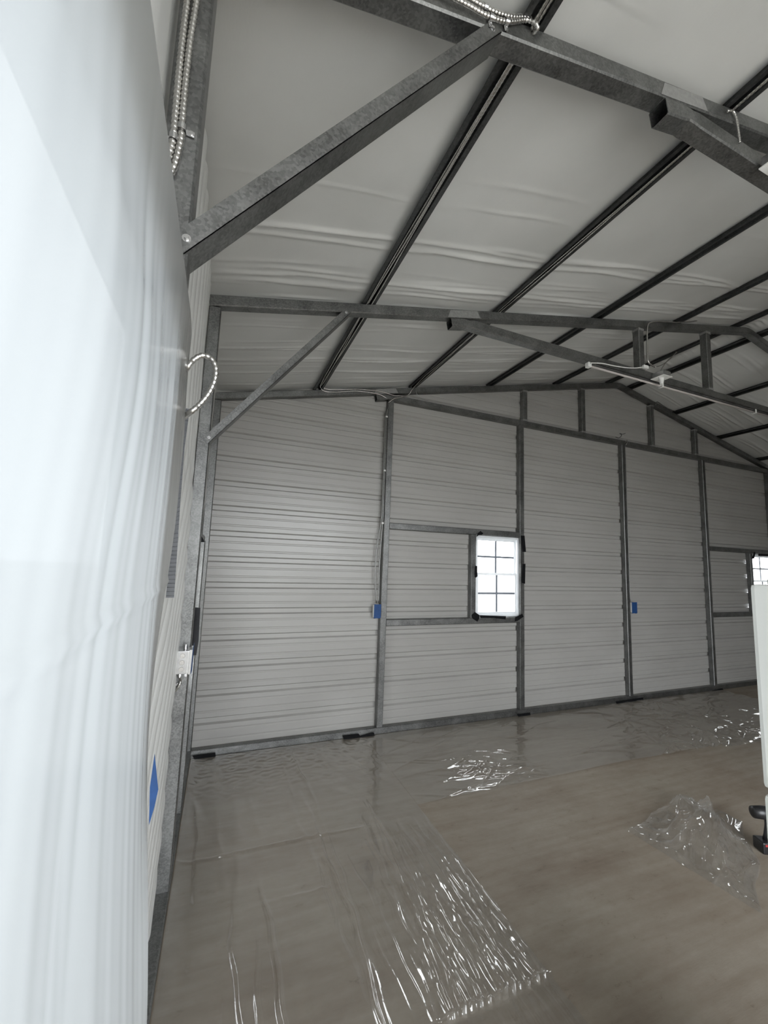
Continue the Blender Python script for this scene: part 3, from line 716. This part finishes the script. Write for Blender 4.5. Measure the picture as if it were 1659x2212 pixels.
# ------------------------------------------------------------------ milky sheet hung over the side door
def hang(y, z):
    low = max(0, (1.6-z))
    x = .0055+.085*(1-math.exp(-1.15*low*low*1.3)) if low else .0055
    fold = .0055*N(y*3.1, z*.35, 2)+.0016*N(y*11+.6*z, z*.5, 6)+.0006*N(y*34, z*.8, 12)
    ramp_ = min(1, max(0, (2.2-z)/.25))
    bil = .012*math.exp(-((y+3.45)/.28)**2-((z-1.86)/.16)**2)
    x += ramp_*(abs(fold)*1.3+bil)
    x += .006*math.exp(-((z-1.612+.015*N(y*4, 3))/.006)**2)*.6
    return (max(.004, min(.094, x)), y, z)
def edge_y(z): return float(np.interp(z, [0, 1.0, 1.25, 1.5, 1.8, 2.0, 2.2], [-3.0, -3.0, -2.97, -2.92, -2.88, -2.83, -2.80]))
def hang2(t, z):
    e = edge_y(z); y = -4.7+(e+4.7)*t; p = hang(y, z); r = max(0, (t-.93)/.07)
    return (p[0]+.006*r*r*math.sin(z*8), y, z)
sh = grid('plastic_sheet', sorted(set(lin(0, .5, 30)) | set(lin(.5, 1, 150))), lin(.012, 2.20, 200), hang2, 'milky')
tag(sh, 'milky translucent plastic sheet hung over the bright side door opening', 'plastic sheet')

# ------------------------------------------------------------------ clear film on the floor
def mk_noise(seed, octs=7):
    r = np.random.default_rng(seed); a = r.uniform(0, 2*np.pi, octs); f = r.uniform(.6, 1.7, octs); ph = r.uniform(0, 6.28, octs)
    def n(x, y):
        v = 0
        for i in range(octs): v = v+np.sin((x*np.cos(a[i])+y*np.sin(a[i]))*f[i]*3.1+ph[i]+.7*np.sin(x*f[i]*1.3+ph[i]*2))
        return v/octs**.5/1.2
    return n
nz = [mk_noise(k) for k in range(40, 52)]
def np_grid(name, X, Y, Z, mat):
    nu, nv = X.shape; V = np.stack([X, Y, Z], -1).reshape(-1, 3)
    i, j = np.meshgrid(np.arange(nu-1), np.arange(nv-1), indexing='ij'); b = (i*nv+j).ravel()
    Fc = np.stack([b, b+nv, b+nv+1, b+1], -1)
    me = bpy.data.meshes.new(name); me.vertices.add(len(V)); me.vertices.foreach_set('co', V.ravel().astype(np.float32))
    me.loops.add(Fc.size); me.loops.foreach_set('vertex_index', Fc.ravel().astype(np.int32))
    me.polygons.add(len(Fc)); me.polygons.foreach_set('loop_start', np.arange(0, Fc.size, 4, dtype=np.int32))
    me.update(calc_edges=True); me.validate(); me.polygons.foreach_set('use_smooth', np.ones(len(Fc), bool)); me.materials.append(M[mat])
    o = bpy.data.objects.new(name, me); COL.objects.link(o); return o
fr_ = random.Random(11)
ridges = []
for i in range(62):      # bunched folds along the free edge
    ridges.append((fr_.uniform(1.0, 1.49), fr_.uniform(-2.7, -1.75), fr_.uniform(.35, .9), fr_.uniform(.004, .010), fr_.uniform(.006, .012), fr_.uniform(0, 99)))
for i in range(22):
    ridges.append((fr_.uniform(.75, 1.1), fr_.uniform(-3.0, -1.5), fr_.uniform(.25, .7), fr_.uniform(.003, .008), fr_.uniform(.006, .012), fr_.uniform(0, 99)))
for i in range(18):
    ridges.append((fr_.uniform(.06, .8), fr_.uniform(-3.2, -.8), fr_.uniform(.4, .9), fr_.uniform(.002, .005), fr_.uniform(.008, .02), fr_.uniform(0, 99)))
ridges += [(.77, -2.2, 1.5, .017, .011, 5.), (.71, -2.0, 1.6, .008, .02, 6.), (.45, -2.2, .8, .016, .012, 7.), (.40, -2.3, .7, .007, .012, 9.), (.33, -2.0, 1.4, .006, .022, 8.), (.82, -.45, .7, .010, .012, 17.), (.72, -.5, .45, .006, .01, 19.)]
xs_ = np.unique(np.round(np.concatenate([np.linspace(.006, .95, 150), np.linspace(.95, 1.502, 190)]), 5)); ys_ = np.linspace(-3.75, -.014, 520)
X, Y = np.meshgrid(xs_, ys_, indexing='ij'); Z = np.full_like(X, .0028)
for rx, ry, rl, a, w, sd in ridges:
    q = (Y-ry)/rl; c = rx+.028*np.sin(ys_*1.9+sd)+.010*np.sin(ys_*7.3+sd*3)+.004*np.sin(ys_*23+sd*5)+(.05*(ys_-ry) if rx > .95 else 0)
    Z += np.where(abs(q) < 1, a*np.exp(-((X-c[None, :])/w)**2)*(1-q*q), 0)*(np.where(Y < -2.385, .22, 1) if rx > .95 else 1)
mk = np.clip((X-.93)*4, 0, 1)*np.clip((-1.25-Y)*1.6, 0, 1)*np.where(Y < -2.385, .2, 1)
Z += mk*(.0045*abs(nz[0](X*16, Y*7))+.0013*abs(nz[1](X*24, Y*18)))
mk2 = np.clip((Y+.75)*2, 0, 1); Z += mk2*.004*abs(nz[2](X*13, Y*15))
Z += .011*np.exp(-((Y+1.235+.02*X+.008*nz[3](X*2, Y*0))/.009)**2)*np.clip(1.2-abs(X-.50)*1.7, 0, 1)
Z += .004*np.exp(-((Y+1.62+.03*X)/.010)**2)*np.clip(1.0-abs(X-.62)*4, 0, 1)
Z += .015*np.exp(-((Y+2.375-.004*nz[4](X*9, Y*0))/.008)**2)*np.clip((X-.85)*5, 0, 1)
Z += .0020*(1+nz[5](X*2.2, Y*1.6))*.6+.0007*(1+nz[6](X*12, Y*9))
Z += np.clip((.10-X)/.09, 0, 1)**2*.026*(1+.3*nz[7](X*0, Y*2))
Z = np.maximum(Z, .0015)
fa = np_grid('floor_film', X, Y, Z, 'film')
tag(fa, 'wide strip of clear plastic film laid along the left wall, bunched along its free edge', 'plastic sheet', 'clear films on the floor')
cr = random.Random(5)
fo = [(cr.uniform(1.5, 6.6), cr.uniform(-1.1, -.1), cr.uniform(-.5, .5), cr.uniform(.15, .6), cr.uniform(.003, .006), cr.uniform(.008, .014)) for _ in range(60)]
fo += [(cr.uniform(4.1, 5.6), cr.uniform(-1.25, -.1), cr.uniform(-1.6, 1.6), cr.uniform(.1, .35), cr.uniform(.008, .020), cr.uniform(.008, .016)) for _ in range(80)]
fo += [(cr.uniform(1.85, 2.7), cr.uniform(-1.12, -.6), cr.uniform(-.6, .6), cr.uniform(.10, .35), cr.uniform(.004, .010), cr.uniform(.006, .012)) for _ in range(44)]
xs_ = np.linspace(1.506, 6.9, 760); vs_ = np.linspace(0, 1, 150)
eb = -1.14-.14*np.clip((xs_-4.2)/.9, 0, 1)+.04*nz[8](xs_*1.2, xs_*0)*np.clip((xs_-2.9)/.8, 0, 1)
X = np.repeat(xs_[:, None], 150, 1); Y = eb[:, None]+(-.014-eb[:, None])*vs_[None, :]; Z = np.full_like(X, .0060)
for a, b, c, l, h, w in fo:
    c, s_ = math.cos(c), math.sin(c); p = (X-a)*c+(Y-b)*s_; q = -(X-a)*s_+(Y-b)*c+.02*np.sin(p*9+a*7)
    Z += np.where(abs(p) < l, h*np.exp(-(q/w)**2)*(1-(p/l)**2), 0)
Z += .0016*(1+nz[9](X*2, Y*3))*.6+.0008*(1+nz[10](X*12, Y*12))
Z += np.clip((X-3.9)/.5, 0, 1)*.012*abs(nz[11](X*5, Y*5))
Z *= .35+.65*np.clip((X-1.505)/.3, 0, 1); Z = np.maximum(Z, .0015)
fb = np_grid('floor_film', X, Y, Z, 'film')
tag(fb, 'clear plastic film laid along the foot of the gable wall, crinkled below the ridge', 'plastic sheet', 'clear films on the floor')
# crumpled heap
def heap(u, v):
    # u along the rolled front edge, v away from it
    a, b, c, d = PZ(1357, 1797), PZ(1646, 1975), PZ(1596, 1772), PZ(1470, 1722)
    p = (a*(1-u)+b*u)*(1-v)+(d*(1-u)+c*u)*v
    k = min(1, v*4)
    p = Vector((p.x+k*.07*N(u*3.3, v*3.1, 1), p.y+k*.07*N(u*3.3, v*3.1, 5), 0))
    env = (math.sin(math.pi*min(1, max(0, v)))**.6)*(math.sin(math.pi*min(1, max(0, u)))**.45)
    h = env*(.03+.16*math.exp(-((u-.58)/.20)**2-((v-.60)/.24)**2)+.10*math.exp(-((u-.30)/.10)**2-((v-.80)/.16)**2)+.05*math.exp(-((u-.80)/.12)**2-((v-.3)/.2)**2))
    w1, w2 = N(u*2.6, v*2.4, 8), N(u*2.9+7, v*2.2, 3)
    rdg = max(0, 1-abs(N(u*3.4+1.3*w1, v*3.6+1.3*w2, 2))*4.5)
    r2 = max(0, 1-abs(N(u*7.5+w2, v*7+w1, 12))*4)
    z = h*.85+env*(.050*rdg+.022*r2)+.003
    z += .017*math.exp(-((v-.035)/.018)**2)*(1+.7*N(u*17, 1))*(1-.6*u)
    return (p.x, p.y, z)
hp = grid('plastic_heap', lin(0, 1, 140), lin(0, 1, 120), heap, 'film_crumple')
tag(hp, 'crumpled heap of clear plastic film on the bare concrete beside the refrigerator', 'plastic sheet')

# ------------------------------------------------------------------ refrigerator
fg = empty('refrigerator'); tag(fg, 'white top freezer refrigerator standing on the concrete, gap between its doors', 'refrigerator')
fx, fy1 = 1.281, -3.256; fy0 = fy1-.74; dt = .062; gapz = 1.196; ft = 1.655
box_obj('body', (fx+dt+.012, fy0+.008, .035), (fx+.74, fy1-.008, ft-.012), 'enamel', fg, .006)
box_obj('freezer_door', (fx, fy0, gapz+.007), (fx+dt, fy1, ft), 'enamel', fg, .010)
box_obj('fridge_door', (fx, fy0, .08), (fx+dt, fy1, gapz-.007), 'enamel', fg, .010)
g = box_obj('gasket', (fx+dt+.0003, fy0+.02, .10), (fx+dt+.0117, fy1-.02, ft-.02), 'gasket', fg)
box_obj('divider', (fx+.018, fy0+.014, gapz-.0065), (fx+dt-.002, fy1-.010, gapz+.0065), 'gasket', fg)
box_obj('hinge', (fx+.03, fy1-.075, ft+.0004), (fx+.085, fy1-.02, ft+.013), 'white', fg, .003)
for z0, z1 in ((gapz+.05, ft-.08), (.72, gapz-.05)):
    bm = bmesh.new(); add_box(bm, (fx-.045, fy0+.03, z0), (fx-.025, fy0+.055, z1), .006)
    add_box(bm, (fx-.03, fy0+.032, z0+.006), (fx+.002, fy0+.053, z0+.036), .003); add_box(bm, (fx-.03, fy0+.032, z1-.036), (fx+.002, fy0+.053, z1-.006), .003)
    bm_obj('handle', bm, 'white', fg)
box_obj('toe_grille', (fx+.05, fy0+.02, .012), (fx+.075, fy1-.02, .075), 'black', fg)
for x in (fx+.12, fx+.66):
    for y in (fy0+.08, fy1-.08):
        bm = bmesh.new(); bmesh.ops.create_cone(bm, cap_ends=True, segments=12, radius1=.022, radius2=.016, depth=.036, matrix=Matrix.Translation((x, y, .0185))); bm_obj('foot', bm, 'black', fg)

# ------------------------------------------------------------------ black cordless drill on the floor
dr = empty('cordless_drill'); tag(dr, 'black cordless drill standing on its battery next to the crumpled film', 'drill')
b0 = PZ(1645, 1858); bz = Matrix.Translation((b0.x+.14, b0.y+.03, 0)) @ Matrix.Rotation(math.radians(-25), 4, 'Z')
def part(name, build, mat, smooth=False):
    bm = bmesh.new(); build(bm); bm.transform(bz); return bm_obj(name, bm, mat, dr, smooth)
bat = part('battery', lambda bm: add_box(bm, (-.062, -.040, .001), (.062, .040, .066), .008), 'black')
def lab(bm): add_box(bm, (-.05, -.0412, .046), (-.012, -.0398, .058))
bm = bmesh.new(); lab(bm); bm.transform(bz); bm_obj('battery_label', bm, 'red', bat)
def grip(bm):
    vs = []
    for (x, z, a, b) in ((.0, .067, .030, .022), (.003, .10, .024, .018), (.012, .15, .024, .019), (.02, .19, .032, .024)):
        vs.append([bm.verts.new((x+a*math.cos(t), b*math.sin(t), z)) for t in lin(0, 2*math.pi, 12)[:-1]])
    for r1, r2 in zip(vs, vs[1:]):
        for i in range(12): bm.faces.new((r1[i], r1[(i+1) % 12], r2[(i+1) % 12], r2[i]))
    bm.faces.new(vs[0][::-1]); bm.faces.new(vs[-1])
part('grip', grip, 'black', True)
def motor(bm):
    rs = []
    for x, r in ((-.085, .020), (-.080, .031), (-.03, .035), (.04, .034), (.075, .030), (.08, .024), (.10, .024), (.135, .019), (.14, .008)):
        rs.append([bm.verts.new((x, r*math.cos(t), .218+r*1.05*math.sin(t))) for t in lin(0, 2*math.pi, 16)[:-1]])
    for r1, r2 in zip(rs, rs[1:]):
        for i in range(16): bm.faces.new((r1[i], r1[(i+1) % 16], r2[(i+1) % 16], r2[i]))
    bm.faces.new(rs[0][::-1]); bm.faces.new(rs[-1])
part('motor_housing', motor, 'black', True)
part('trigger', lambda bm: add_box(bm, (.034, -.010, .150), (.048, .010, .182), .004), 'red')
